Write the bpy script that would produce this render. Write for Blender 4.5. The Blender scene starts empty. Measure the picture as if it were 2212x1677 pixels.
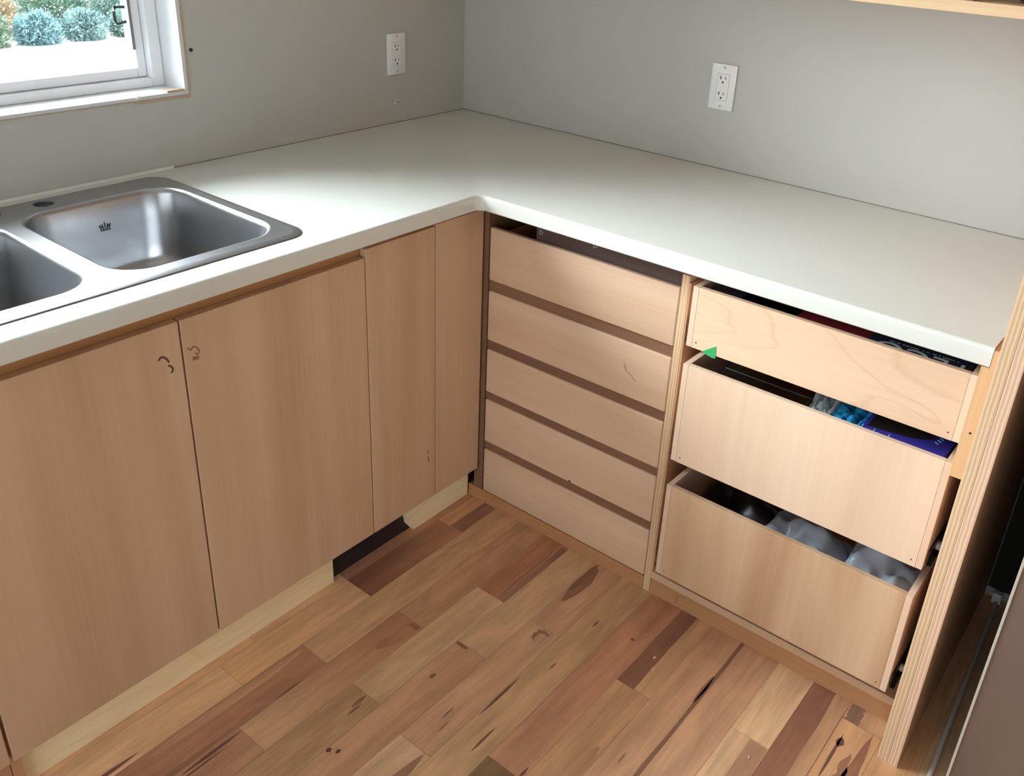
import bpy, bmesh, math, random
from mathutils import Vector, Matrix, noise

# ------------------------------------------------------------------ camera, light, exposure
SC = bpy.context.scene
COL = SC.collection
W, HH = 2212, 1677
CAM = (-2.1512, -1.9611, 1.5460)
YAW, PITCH, ROLL = 0.6473, -0.4456, 0.0545
FPX, CX, CY = 1954.7145, 50.6454, -134.6913

cam_data = bpy.data.cameras.new('camera')
cam = bpy.data.objects.new('camera', cam_data)
COL.objects.link(cam)
SC.camera = cam
_d = Vector((math.cos(PITCH)*math.cos(YAW), math.cos(PITCH)*math.sin(YAW), math.sin(PITCH)))
_r = _d.cross(Vector((0, 0, 1))).normalized()
_u = _r.cross(_d)
_r2 = math.cos(ROLL)*_r + math.sin(ROLL)*_u
_u2 = -math.sin(ROLL)*_r + math.cos(ROLL)*_u
M = Matrix((_r2, _u2, -_d)).transposed().to_4x4()
M.translation = Vector(CAM)
cam.matrix_world = M
cam_data.sensor_fit = 'HORIZONTAL'
cam_data.sensor_width = 36
cam_data.lens = FPX/W*36
cam_data.shift_x = -CX/W
cam_data.shift_y = CY/W
cam_data.clip_start = 0.05

SC.view_settings.view_transform = 'Standard'
SC.view_settings.look = 'None'
SC.view_settings.gamma = 1
SC.view_settings.use_curve_mapping = False
SC.view_settings.exposure = -0.08
SC.cycles.max_bounces = 10
SC.cycles.diffuse_bounces = 6
SC.cycles.glossy_bounces = 4
SC.cycles.transparent_max_bounces = 12

world = bpy.data.worlds.new('sky')
SC.world = world
world.use_nodes = True
wn = world.node_tree
bg = wn.nodes['Background']
# hazy daylight sky, brightest in the direction the kitchen window faces
_tc = wn.nodes.new('ShaderNodeTexCoord')
_dot = wn.nodes.new('ShaderNodeVectorMath'); _dot.operation = 'DOT_PRODUCT'
SKY_DIR = Vector((-0.32, 0.80, 0.54)).normalized()
_dot.inputs[1].default_value = SKY_DIR
wn.links.new(_tc.outputs['Generated'], _dot.inputs[0])
_clp = wn.nodes.new('ShaderNodeMath'); _clp.operation = 'MAXIMUM'; _clp.inputs[1].default_value = 0.0
wn.links.new(_dot.outputs['Value'], _clp.inputs[0])
_pw = wn.nodes.new('ShaderNodeMath'); _pw.operation = 'POWER'; _pw.inputs[1].default_value = 8.0
wn.links.new(_clp.outputs[0], _pw.inputs[0])
_ml = wn.nodes.new('ShaderNodeMath'); _ml.operation = 'MULTIPLY_ADD'; _ml.inputs[1].default_value = 50.0; _ml.inputs[2].default_value = 3.6
wn.links.new(_pw.outputs[0], _ml.inputs[0])
wn.links.new(_ml.outputs[0], bg.inputs[1])
bg.inputs[0].default_value = (0.84, 0.94, 1.0, 1)

WIN = dict(x0=-2.15, x1=-0.955, z0=1.08, z1=2.08, d=0.14)      # kitchen window opening
WIN2 = dict(y0=-3.4, y1=-0.35, z0=0.10, z1=2.12)               # glazed opening in the far left wall
ROOM = dict(x0=-4.3, y1=-4.2, h=2.42)

def portal(name, loc, rot, sx, sy):
    L = bpy.data.lights.new(name, 'AREA')
    L.shape = 'RECTANGLE'; L.size = sx; L.size_y = sy
    L.cycles.is_portal = True
    o = bpy.data.objects.new(name, L); COL.objects.link(o)
    o.location = loc; o.rotation_euler = rot
    return o
portal('daylight_portal', ((WIN['x0']+WIN['x1'])/2, 0.20, (WIN['z0']+WIN['z1'])/2), (-math.pi/2, 0, 0), 1.2, 1.0)
portal('daylight_portal', (ROOM['x0']-0.15, (WIN2['y0']+WIN2['y1'])/2, (WIN2['z0']+WIN2['z1'])/2), (0, -math.pi/2, 0), 2.02, 3.05)

# ------------------------------------------------------------------ materials
def calm(c):
    g = 0.45*c[0]+0.40*c[1]+0.15*c[2]
    k = 0.70
    t = (g*1.10, g*0.99, g*0.82)
    return tuple(min(255, (c[i]*k+t[i]*(1-k))*1.22) for i in range(3))

def s2l(c):
    out = []
    for v in c[:3]:
        v = v/255.0
        out.append(v/12.92 if v <= 0.04045 else ((v+0.055)/1.055)**2.4)
    return (out[0], out[1], out[2], 1.0)

def new_mat(name):
    m = bpy.data.materials.new(name); m.use_nodes = True
    return m, m.node_tree, m.node_tree.nodes['Principled BSDF']

def plain(name, rgb, rough=0.5, metal=0.0, spec=0.5, noise_amt=0.0, nscale=20, bump=0.0, coat=0.0):
    m, nt, b = new_mat(name)
    b.inputs['Base Color'].default_value = s2l(rgb)
    b.inputs['Roughness'].default_value = rough
    b.inputs['Metallic'].default_value = metal
    b.inputs['Specular IOR Level'].default_value = spec
    if coat:
        b.inputs['Coat Weight'].default_value = coat
        b.inputs['Coat Roughness'].default_value = 0.12
    if noise_amt or bump:
        tc = nt.nodes.new('ShaderNodeTexCoord')
        n = nt.nodes.new('ShaderNodeTexNoise'); n.inputs['Scale'].default_value = nscale; n.inputs['Detail'].default_value = 4
        nt.links.new(tc.outputs['Object'], n.inputs['Vector'])
        if noise_amt:
            mx = nt.nodes.new('ShaderNodeMixRGB'); mx.blend_type = 'MIX'
            c = s2l(rgb)
            mx.inputs[1].default_value = tuple(v*(1-noise_amt) for v in c[:3])+(1,)
            mx.inputs[2].default_value = tuple(min(1, v*(1+noise_amt)) for v in c[:3])+(1,)
            nt.links.new(n.outputs['Fac'], mx.inputs[0]); nt.links.new(mx.outputs[0], b.inputs['Base Color'])
        if bump:
            bp = nt.nodes.new('ShaderNodeBump'); bp.inputs['Strength'].default_value = bump; bp.inputs['Distance'].default_value = 0.002
            nt.links.new(n.outputs['Fac'], bp.inputs['Height']); nt.links.new(bp.outputs[0], b.inputs['Normal'])
    return m

def wood(name, light, dark, axis='z', fine=1.0, band=0.5, rough=0.55, figure=0.0, seed=0.0, spec=0.35):
    """procedural timber: broad bands plus fine pores stretched along the grain axis"""
    m, nt, b = new_mat(name)
    N = nt.nodes; L = nt.links
    tc = N.new('ShaderNodeTexCoord')
    oi = N.new('ShaderNodeObjectInfo')
    add = N.new('ShaderNodeVectorMath'); add.operation = 'ADD'
    mul = N.new('ShaderNodeMath'); mul.operation = 'MULTIPLY'; mul.inputs[1].default_value = 7.3
    L.new(oi.outputs['Random'], mul.inputs[0])
    L.new(tc.outputs['Object'], add.inputs[0]); L.new(mul.outputs[0], add.inputs[1])
    def stretched(across, along):
        mp = N.new('ShaderNodeMapping')
        s = [across]*3; s['xyz'.index(axis)] = along
        mp.inputs['Scale'].default_value = s
        mp.inputs['Location'].default_value = (seed, seed*1.7, seed*0.3)
        L.new(add.outputs[0], mp.inputs['Vector'])
        return mp
    mp1 = stretched(9, 0.55)
    n1 = N.new('ShaderNodeTexNoise'); n1.inputs['Scale'].default_value = 1; n1.inputs['Detail'].default_value = 3; n1.inputs['Distortion'].default_value = 0.5
    L.new(mp1.outputs[0], n1.inputs['Vector'])
    mp2 = stretched(150*fine, 3.0)
    n2 = N.new('ShaderNodeTexNoise'); n2.inputs['Scale'].default_value = 1; n2.inputs['Detail'].default_value = 5
    L.new(mp2.outputs[0], n2.inputs['Vector'])
    a = N.new('ShaderNodeMapRange'); a.inputs['From Min'].default_value = 0.3; a.inputs['From Max'].default_value = 0.7
    L.new(n1.outputs['Fac'], a.inputs['Value'])
    bb = N.new('ShaderNodeMapRange'); bb.inputs['From Min'].default_value = 0.25; bb.inputs['From Max'].default_value = 0.75
    L.new(n2.outputs['Fac'], bb.inputs['Value'])
    mixf = N.new('ShaderNodeMix'); mixf.data_type = 'FLOAT'; mixf.inputs[0].default_value = 1-band
    L.new(a.outputs[0], mixf.inputs[2]); L.new(bb.outputs[0], mixf.inputs[3])
    fac = mixf.outputs[0]
    if figure:
        mp3 = stretched(5.5, 1.8)
        n3 = N.new('ShaderNodeTexNoise'); n3.inputs['Scale'].default_value = 1; n3.inputs['Detail'].default_value = 1.5; n3.inputs['Distortion'].default_value = 0.8
        L.new(mp3.outputs[0], n3.inputs['Vector'])
        mm = N.new('ShaderNodeMath'); mm.operation = 'MULTIPLY'; mm.inputs[1].default_value = 7.0
        L.new(n3.outputs['Fac'], mm.inputs[0])
        fr = N.new('ShaderNodeMath'); fr.operation = 'FRACT'; L.new(mm.outputs[0], fr.inputs[0])
        pg = N.new('ShaderNodeMath'); pg.operation = 'PINGPONG'; pg.inputs[1].default_value = 0.5; L.new(fr.outputs[0], pg.inputs[0])
        mr = N.new('ShaderNodeMapRange'); mr.inputs['From Min'].default_value = 0.0; mr.inputs['From Max'].default_value = 0.09
        mr.inputs['To Min'].default_value = figure; mr.inputs['To Max'].default_value = 0.0
        L.new(pg.outputs[0], mr.inputs['Value'])
        ad = N.new('ShaderNodeMath'); ad.operation = 'ADD'; ad.use_clamp = True
        L.new(fac, ad.inputs[0]); L.new(mr.outputs[0], ad.inputs[1]); fac = ad.outputs[0]
    mx = N.new('ShaderNodeMixRGB'); mx.inputs[1].default_value = s2l(light); mx.inputs[2].default_value = s2l(dark)
    L.new(fac, mx.inputs[0]); L.new(mx.outputs[0], b.inputs['Base Color'])
    b.inputs['Roughness'].default_value = rough
    b.inputs['Specular IOR Level'].default_value = spec
    bp = N.new('ShaderNodeBump'); bp.inputs['Strength'].default_value = 0.12; bp.inputs['Distance'].default_value = 0.001
    L.new(n2.outputs['Fac'], bp.inputs['Height']); L.new(bp.outputs[0], b.inputs['Normal'])
    return m

def ply_edge(name, axis, base=(222, 188, 150)):
    """plywood edge: thin alternating veneer lines running at right angles to `axis`"""
    m, nt, b = new_mat(name); N = nt.nodes; L = nt.links
    tc = N.new('ShaderNodeTexCoord')
    sep = N.new('ShaderNodeSeparateXYZ'); L.new(tc.outputs['Object'], sep.inputs[0])
    n = N.new('ShaderNodeTexNoise'); n.inputs['Scale'].default_value = 12; L.new(tc.outputs['Object'], n.inputs['Vector'])
    s = N.new('ShaderNodeMath'); s.operation = 'MULTIPLY'; s.inputs[1].default_value = 150
    L.new(sep.outputs['xyz'.index(axis)], s.inputs[0])
    ad = N.new('ShaderNodeMath'); ad.operation = 'ADD'; L.new(s.outputs[0], ad.inputs[0])
    nm = N.new('ShaderNodeMath'); nm.operation = 'MULTIPLY'; nm.inputs[1].default_value = 0.7; L.new(n.outputs['Fac'], nm.inputs[0]); L.new(nm.outputs[0], ad.inputs[1])
    fr = N.new('ShaderNodeMath'); fr.operation = 'FRACT'; L.new(ad.outputs[0], fr.inputs[0])
    cr = N.new('ShaderNodeValToRGB')
    cr.color_ramp.elements[0].color = s2l(base); cr.color_ramp.elements[0].position = 0.35
    cr.color_ramp.elements[1].color = s2l(tuple(int(v*0.88) for v in base)); cr.color_ramp.elements[1].position = 0.6
    L.new(fr.outputs[0], cr.inputs[0]); L.new(cr.outputs[0], b.inputs['Base Color'])
    b.inputs['Roughness'].default_value = 0.65
    return m

M_WALL = plain('wall_paint', (188, 187, 181), rough=0.42, noise_amt=0.015, nscale=6, bump=0.03)
M_WALL2 = plain('far_wall_paint', (206, 203, 196), rough=0.6)
M_CEIL = plain('ceiling_paint', (225, 223, 216), rough=0.8)
M_LAM = plain('white_laminate', (211, 212, 205), rough=0.23, spec=0.5, noise_amt=0.01, nscale=40)
M_STEEL = plain('brushed_steel', (172, 173, 175), rough=0.30, metal=0.95, noise_amt=0.02, nscale=60)
M_STEEL_RIM = plain('steel_rim', (128, 130, 132), rough=0.34, metal=0.95)
M_DOOR = wood('maple_veneer', (217, 186, 156), (194, 159, 129), 'z', band=0.76, rough=0.5)
M_DRAWER = wood('drawer_maple', (222, 191, 162), (204, 169, 139), 'y', band=0.7, rough=0.5)
M_BOX = wood('drawer_ply', (229, 201, 175), (212, 180, 152), 'z', band=0.72, rough=0.55)
M_BOXFIG = wood('figured_ply', (228, 198, 168), (206, 170, 138), 'y', band=0.75, rough=0.5, figure=0.35, seed=2.3)
M_BOXDARK = wood('streaky_ply', (218, 186, 152), (174, 134, 98), 'z', band=0.88, rough=0.55, seed=4.1)
M_FRAME = wood('face_frame_wood', (190, 142, 96), (160, 112, 72), 'y', band=0.6)
M_FRAMEX = wood('face_frame_wood_x', (192, 144, 98), (164, 116, 76), 'x', band=0.6)
M_PLINTH = wood('plinth_wood', (196, 148, 104), (166, 118, 80), 'y', band=0.6)
M_RAILB = wood('shade_brown_rail', (140, 104, 80), (116, 82, 62), 'y', band=0.6)  # brown deepened to carry the shade in the gaps round the drawers
M_RAILD = wood('shade_dark_rail', (92, 72, 66), (72, 56, 52), 'y', band=0.6)  # shade of the opening under the counter is put into this colour
M_CARC = wood('carcass_ply', (206, 160, 122), (180, 134, 98), 'z', band=0.6)
M_KICK = wood('pale_pine', (255, 244, 208), (240, 216, 168), 'x', band=0.65, rough=0.6, figure=0.35)
M_PLYZ = ply_edge('ply_edge_vertical', 'y')
M_PLYH = ply_edge('ply_edge_flat', 'z', (216, 180, 146))
M_SHELF = wood('shelf_wood', (236, 208, 168), (218, 182, 142), 'y', band=0.5)
M_WHITE = plain('white_plastic', (240, 240, 240), rough=0.3)
M_OUTLET = plain('outlet_plastic', (233, 233, 232), rough=0.32)
M_BLACK = plain('black_slot', (38, 36, 36), rough=0.5)
M_DARKMETAL = plain('slide_metal', (88, 86, 84), rough=0.35, metal=0.8)
M_ROLLER = plain('slide_roller', (210, 208, 200), rough=0.4)
M_SCREW = plain('screw_metal', (185, 185, 182), rough=0.3, metal=0.8)
M_JOINT = plain('joint_line', (120, 116, 108), rough=0.7)
M_FILL = wood('filler_wood', (216, 178, 134), (194, 152, 108), 'z', band=0.6)
M_CAULK = plain('caulk', (222, 224, 220), rough=0.35)
M_TORN = plain('torn_drywall_edge', (186, 164, 132), rough=0.9, noise_amt=0.25, nscale=90)
M_FRAMEW = plain('window_vinyl', (240, 242, 245), rough=0.35)
M_SEAL = plain('window_seal', (120, 120, 126), rough=0.6)
M_LATCH = plain('latch_green_black', (44, 66, 60), rough=0.4)
M_JAMB = plain('jamb_board', (214, 214, 216), rough=0.5, noise_amt=0.05, nscale=12)
M_FRIDGE = plain('fridge_steel', (134, 123, 117), rough=0.32, metal=0.7, noise_amt=0.03, nscale=5)
M_FRIDGE_EDGE = plain('fridge_edge_highlight', (206, 206, 200), rough=0.25, metal=0.5)  # pale colour stands in for the highlight along the door edge
M_FRIDGE_BODY = plain('fridge_body', (46, 46, 48), rough=0.5)
M_GASKET = plain('fridge_gasket', (30, 30, 31), rough=0.6)
M_CABLE = plain('grey_tube', (205, 196, 190), rough=0.4)
M_GREEN = plain('painters_tape', (46, 160, 92), rough=0.6, noise_amt=0.08, nscale=80)
M_NAVY = plain('navy_card', (32, 34, 58), rough=0.35)
M_RED = plain('dark_red_card', (122, 34, 44), rough=0.35)
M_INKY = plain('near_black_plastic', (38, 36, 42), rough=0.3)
M_TXT = plain('silver_print', (170, 182, 186), rough=0.5)
M_PURPLE = plain('blue_violet_card', (66, 60, 170), rough=0.35)
M_CYAN = plain('cyan_film', (36, 150, 205), rough=0.3, noise_amt=0.25, nscale=60)
M_PALEBLUE = plain('pale_blue_print', (140, 190, 235), rough=0.4)
M_CHOC = plain('dark_brown_tray', (44, 38, 36), rough=0.4)
M_PINK = plain('pale_pink_card', (224, 196, 204), rough=0.5)
M_MAROON = plain('maroon_glaze', (92, 48, 46), rough=0.35)
M_GROUND = plain('pale_ground', (226, 226, 224), rough=0.9, noise_amt=0.03, nscale=2)
M_BARK = plain('bark', (90, 74, 60), rough=0.9)
M_CROWN = plain('stamped_mark', (70, 72, 74), rough=0.5, metal=0.6)

def glass_mat():
    m = bpy.data.materials.new('window_glass'); m.use_nodes = True
    nt = m.node_tree; nt.nodes.clear()
    out = nt.nodes.new('ShaderNodeOutputMaterial'); mx = nt.nodes.new('ShaderNodeMixShader')
    t = nt.nodes.new('ShaderNodeBsdfTransparent'); g = nt.nodes.new('ShaderNodeBsdfGlossy'); g.inputs['Roughness'].default_value = 0.02
    f = nt.nodes.new('ShaderNodeFresnel'); f.inputs[0].default_value = 1.25
    nt.links.new(f.outputs[0], mx.inputs[0]); nt.links.new(t.outputs[0], mx.inputs[1]); nt.links.new(g.outputs[0], mx.inputs[2])
    nt.links.new(mx.outputs[0], out.inputs[0])
    return m
M_GLASS = glass_mat()

def film_mat(name, rgb, transp):
    m = bpy.data.materials.new(name); m.use_nodes = True
    nt = m.node_tree; b = nt.nodes['Principled BSDF']; out = nt.nodes['Material Output']
    b.inputs['Base Color'].default_value = s2l(rgb); b.inputs['Roughness'].default_value = 0.22
    t = nt.nodes.new('ShaderNodeBsdfTransparent'); tr = nt.nodes.new('ShaderNodeBsdfTranslucent'); tr.inputs[0].default_value = s2l(rgb)
    a = nt.nodes.new('ShaderNodeMixShader'); a.inputs[0].default_value = 0.35
    nt.links.new(b.outputs[0], a.inputs[1]); nt.links.new(tr.outputs[0], a.inputs[2])
    mx = nt.nodes.new('ShaderNodeMixShader'); mx.inputs[0].default_value = transp
    nt.links.new(a.outputs[0], mx.inputs[1]); nt.links.new(t.outputs[0], mx.inputs[2]); nt.links.new(mx.outputs[0], out.inputs[0])
    return m
M_BAG = film_mat('translucent_bag', (214, 226, 240), 0.12)
M_CLEAR = film_mat('clear_film', (220, 226, 226), 0.55)

def leaf_mat(name, rgb, rgb2):
    m = bpy.data.materials.new(name); m.use_nodes = True
    nt = m.node_tree; b = nt.nodes['Principled BSDF']
    b.inputs['Roughness'].default_value = 0.55
    rgb = tuple(min(255, int(v*1.25+44)) for v in rgb); rgb2 = tuple(min(255, int(v*1.25+54)) for v in rgb2)
    rgb = tuple(int(v*0.62+112*0.38) for v in rgb); rgb2 = tuple(int(v*0.62+140*0.38) for v in rgb2)
    tc = nt.nodes.new('ShaderNodeTexCoord'); n = nt.nodes.new('ShaderNodeTexNoise'); n.inputs['Scale'].default_value = 9
    nt.links.new(tc.outputs['Object'], n.inputs['Vector'])
    cr = nt.nodes.new('ShaderNodeValToRGB'); cr.color_ramp.elements[0].position = 0.35; cr.color_ramp.elements[1].position = 0.65
    cr.color_ramp.elements[0].color = s2l(rgb); cr.color_ramp.elements[1].color = s2l(rgb2)
    nt.links.new(n.outputs['Fac'], cr.inputs[0]); nt.links.new(cr.outputs[0], b.inputs['Base Color'])
    return m

def floor_mat():
    m, nt, b = new_mat('hickory_planks'); N = nt.nodes; L = nt.links
    at = N.new('ShaderNodeAttribute'); at.attribute_name = 'tone'
    sd = N.new('ShaderNodeAttribute'); sd.attribute_name = 'seed'
    tc = N.new('ShaderNodeTexCoord')
    off = N.new('ShaderNodeVectorMath'); off.operation = 'ADD'; L.new(tc.outputs['Object'], off.inputs[0]); L.new(sd.outputs['Color'], off.inputs[1])
    def nz(sc, detail, dist=0):
        mp = N.new('ShaderNodeMapping'); mp.inputs['Scale'].default_value = sc; L.new(off.outputs[0], mp.inputs['Vector'])
        n = N.new('ShaderNodeTexNoise'); n.inputs['Scale'].default_value = 1; n.inputs['Detail'].default_value = detail; n.inputs['Distortion'].default_value = dist
        L.new(mp.outputs[0], n.inputs['Vector']); return n
    n1 = nz((3.0, 32, 8), 3, 0.6); n2 = nz((12, 240, 10), 4); n3 = nz((5, 18, 5), 2, 1.5)
    def rng(n, lo, hi, a=0.3, c=0.7):
        r = N.new('ShaderNodeMapRange'); r.inputs['From Min'].default_value = a; r.inputs['From Max'].default_value = c
        r.inputs['To Min'].default_value = lo; r.inputs['To Max'].default_value = hi; L.new(n.outputs['Fac'], r.inputs['Value']); return r
    r1 = rng(n1, 0.84, 1.13); r2 = rng(n2, 0.93, 1.06); r3 = rng(n3, 0.9, 1.1)
    p = N.new('ShaderNodeMath'); p.operation = 'MULTIPLY'; L.new(r1.outputs[0], p.inputs[0]); L.new(r2.outputs[0], p.inputs[1])
    p2 = N.new('ShaderNodeMath'); p2.operation = 'MULTIPLY'; L.new(p.outputs[0], p2.inputs[0]); L.new(r3.outputs[0], p2.inputs[1])
    sc = N.new('ShaderNodeVectorMath'); sc.operation = 'SCALE'; L.new(at.outputs['Color'], sc.inputs[0]); L.new(p2.outputs[0], sc.inputs['Scale'])
    L.new(sc.outputs[0], b.inputs['Base Color'])
    b.inputs['Roughness'].default_value = 0.42; b.inputs['Specular IOR Level'].default_value = 0.35
    bp = N.new('ShaderNodeBump'); bp.inputs['Strength'].default_value = 0.08; bp.inputs['Distance'].default_value = 0.001
    L.new(n2.outputs['Fac'], bp.inputs['Height']); L.new(bp.outputs[0], b.inputs['Normal'])
    return m
M_FLOOR = floor_mat()

# ------------------------------------------------------------------ mesh helpers
ORG = {}
def bm_new(): return bmesh.new()

def box(bm, x0, x1, y0, y1, z0, z1, bev=0.0, seg=2):
    x0, x1 = sorted((x0, x1)); y0, y1 = sorted((y0, y1)); z0, z1 = sorted((z0, z1))
    g = bmesh.ops.create_cube(bm, size=1.0)
    vs = g['verts']
    for v in vs:
        v.co = Vector(((x0+x1)/2+v.co.x*(x1-x0), (y0+y1)/2+v.co.y*(y1-y0), (z0+z1)/2+v.co.z*(z1-z0)))
    if bev:
        es = list({e for v in vs for e in v.link_edges})
        bmesh.ops.bevel(bm, geom=es, offset=bev, segments=seg, profile=0.5, affect='EDGES')

def boxm(args, bev=0.0):
    bm = bm_new(); box(bm, *args, bev=bev); return bm

def tube(bm, pts, r, n=10, cap=True):
    rings = []
    pts = [Vector(p) for p in pts]
    for i, p in enumerate(pts):
        a = pts[max(0, i-1)]; b = pts[min(len(pts)-1, i+1)]
        d = (b-a).normalized()
        up = Vector((0, 0, 1)) if abs(d.z) < 0.9 else Vector((1, 0, 0))
        s = d.cross(up).normalized(); t = s.cross(d)
        rr = r[i] if isinstance(r, (list, tuple)) else r
        rings.append([bm.verts.new(p+rr*(math.cos(2*math.pi*k/n)*s+math.sin(2*math.pi*k/n)*t)) for k in range(n)])
    for a, b in zip(rings, rings[1:]):
        for k in range(n): bm.faces.new((a[k], a[(k+1) % n], b[(k+1) % n], b[k]))
    if cap:
        bm.faces.new(rings[0]); bm.faces.new(rings[-1][::-1])

def disc(bm, c, axis, r, h, n=20):
    c = Vector(c); d = Vector(axis).normalized()
    tube(bm, [c, c+d*h], r, n)

def loft(bm, rings, closed=True, cap0=False, cap1=False):
    vr = [[bm.verts.new(p) for p in r] for r in rings]
    n = len(vr[0])
    for a, b in zip(vr, vr[1:]):
        for k in range(n if closed else n-1):
            bm.faces.new((a[k], a[(k+1) % n], b[(k+1) % n], b[k]))
    if cap0: bm.faces.new(vr[0][::-1])
    if cap1: bm.faces.new(vr[-1])
    return vr

def fill_loops(bm, loops):
    edges = []
    for lp in loops:
        for a, b in zip(lp, lp[1:]+lp[:1]):
            e = bm.edges.get((a, b)) or bm.edges.new((a, b))
            edges.append(e)
    bmesh.ops.triangle_fill(bm, use_beauty=True, use_dissolve=False, edges=edges)

def rrect(x0, x1, y0, y1, r, z, n=8):
    pts = []
    for cx, cy, a0 in ((x1-r, y1-r, 0), (x0+r, y1-r, 90), (x0+r, y0+r, 180), (x1-r, y0+r, 270)):
        for k in range(n+1):
            a = math.radians(a0+90*k/n)
            pts.append(Vector((cx+r*math.cos(a), cy+r*math.sin(a), z)))
    return pts

def obj(name, bm, mat, parent=None, smooth=False, org=None, mats=None):
    o_org = ORG.get(parent.name, Vector((0, 0, 0))) if parent else (Vector(org) if org else Vector((0, 0, 0)))
    bmesh.ops.recalc_face_normals(bm, faces=bm.faces)
    me = bpy.data.meshes.new(name)
    for v in bm.verts: v.co -= o_org
    bm.to_mesh(me); bm.free()
    for mm in (mats or [mat]): me.materials.append(mm)
    if smooth:
        for p in me.polygons: p.use_smooth = True
        try: me.set_sharp_from_angle(angle=math.radians(38))
        except Exception: pass
    o = bpy.data.objects.new(name, me); COL.objects.link(o)
    if parent: o.parent = parent
    else: o.location = o_org
    ORG[o.name] = o_org
    return o

def thing(name, loc, label, cat, group=None):
    o = bpy.data.objects.new(name, None); COL.objects.link(o)
    o.location = loc; o.empty_display_size = 0.05
    o['label'] = label; o['category'] = cat
    if group: o['group'] = group
    ORG[o.name] = Vector(loc)
    return o

def tag(o, label, cat, group=None):
    o['label'] = label; o['category'] = cat
    if group: o['group'] = group
    return o

def struct(o, label=None):
    o['kind'] = 'structure'
    if label: o['label'] = label
    return o

# ------------------------------------------------------------------ setting: room shell
H = 0.914
bm = bm_new()
X0, Y1, RH = ROOM['x0'], ROOM['y1'], ROOM['h']
w = WIN
box(bm, X0, w['x0'], 0, w['d'], 0, RH)
box(bm, w['x1'], 0.0, 0, w['d'], 0, RH)
box(bm, w['x0'], w['x1'], 0, w['d'], 0, w['z0'])
box(bm, w['x0'], w['x1'], 0, w['d'], w['z1'], RH)
struct(obj('wall_back', bm, M_WALL), 'pale grey painted wall with the window above the sink')
struct(obj('wall_right', boxm((0, 0.12, Y1, 0.14, 0, RH)), M_WALL), 'pale grey painted wall behind the long counter')
bm = bm_new()
q = WIN2
box(bm, X0-0.12, X0, q['y1'], 0.14, 0, RH); box(bm, X0-0.12, X0, Y1, q['y0'], 0, RH)
box(bm, X0-0.12, X0, q['y0'], q['y1'], 0, q['z0']); box(bm, X0-0.12, X0, q['y0'], q['y1'], q['z1'], RH)
struct(obj('wall_left', bm, M_WALL2))
struct(obj('wall_front', boxm((X0-0.12, 0.12, Y1-0.12, Y1, 0, RH)), M_WALL2))
struct(obj('ceiling', boxm((X0-0.12, 0.12, Y1-0.12, 0.14, RH, RH+0.1)), M_CEIL))

# ------------------------------------------------------------------ floor
Y0F, PW = -0.5785, 0.0845
rnd = random.Random(5)
PAL = [(184, 146, 112), (176, 136, 102), (190, 152, 116), (168, 126, 96), (178, 134, 104), (162, 112, 86), (186, 144, 106)]
rows = {
 -2: [(-1.9, -1.2, (190, 150, 112), None), (-1.2, -0.5, (170, 128, 98), None)],
 -1: [(-1.9, -1.30, (196, 152, 118), (198, 152, 114)), (-1.30, -1.03, (186, 146, 112), None), (-1.03, -0.5, (156, 106, 84), (172, 122, 96))],
 0: [(-2.0, -1.392, (198, 156, 122), (196, 152, 114)), (-1.392, -1.031, (194, 148, 104), (182, 140, 108)),
     (-1.031, -0.710, (128, 78, 62), (156, 102, 74)), (-0.710, -0.5, (178, 124, 90), (170, 116, 84))],
 1: [(-1.9, -1.237, (160, 106, 84), (156, 106, 84)), (-1.237, -0.5, (174, 136, 102), (160, 116, 86))],
 2: [(-2.0, -1.461, (150, 102, 80), (156, 112, 88)), (-1.461, -1.022, (178, 140, 108), (158, 104, 76)),
     (-1.022, -0.5, (162, 120, 90), (158, 110, 84))],
 3: [(-2.0, -1.237, (172, 132, 100), (160, 122, 90)), (-1.237, -0.836, (172, 138, 104), (176, 142, 110)),
     (-0.836, -0.5, (154, 98, 74), (150, 96, 74))],
 4: [(-2.0, -0.997, (170, 126, 98), (166, 122, 94)), (-0.997, -0.5, (178, 142, 110), (164, 126, 92))],
 5: [(-2.0, -1.26, (190, 154, 122), (186, 150, 120)), (-1.26, -0.837, (174, 130, 102), (170, 130, 102)),
     (-0.837, -0.5, (172, 130, 102), (164, 114, 86))],
 6: [(-2.0, -0.5, (184, 148, 110), (166, 124, 90))],
 7: [(-2.0, -1.183, (172, 132, 100), (120, 90, 64)), (-1.183, -0.5, (176, 122, 96), (148, 90, 66))],
 8: [(-2.0, -0.852, (184, 138, 106), (178, 136, 98)), (-0.852, -0.5, (186, 144, 108), (164, 112, 82))],
 9: [(-2.0, -0.5, (200, 160, 128), (176, 124, 92))],
 10: [(-2.0, -0.5, (204, 162, 128), (172, 120, 90))],
 11: [(-2.0, -0.80, (204, 160, 124), (200, 160, 124)), (-0.80, -0.5, (206, 166, 126), (166, 118, 88))],
 12: [(-2.0, -0.5, (146, 94, 74), (132, 82, 64))],
 13: [(-2.0, -0.622, (190, 132, 88), (184, 132, 92)), (-0.622, -0.5, (178, 130, 96), (170, 122, 90))],
 14: [(-2.0, -0.5, (186, 130, 84), (182, 130, 88))],
}
bm = bm_new()
tone = bm.loops.layers.float_color.new('tone'); seedl = bm.loops.layers.float_color.new('seed')
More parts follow.
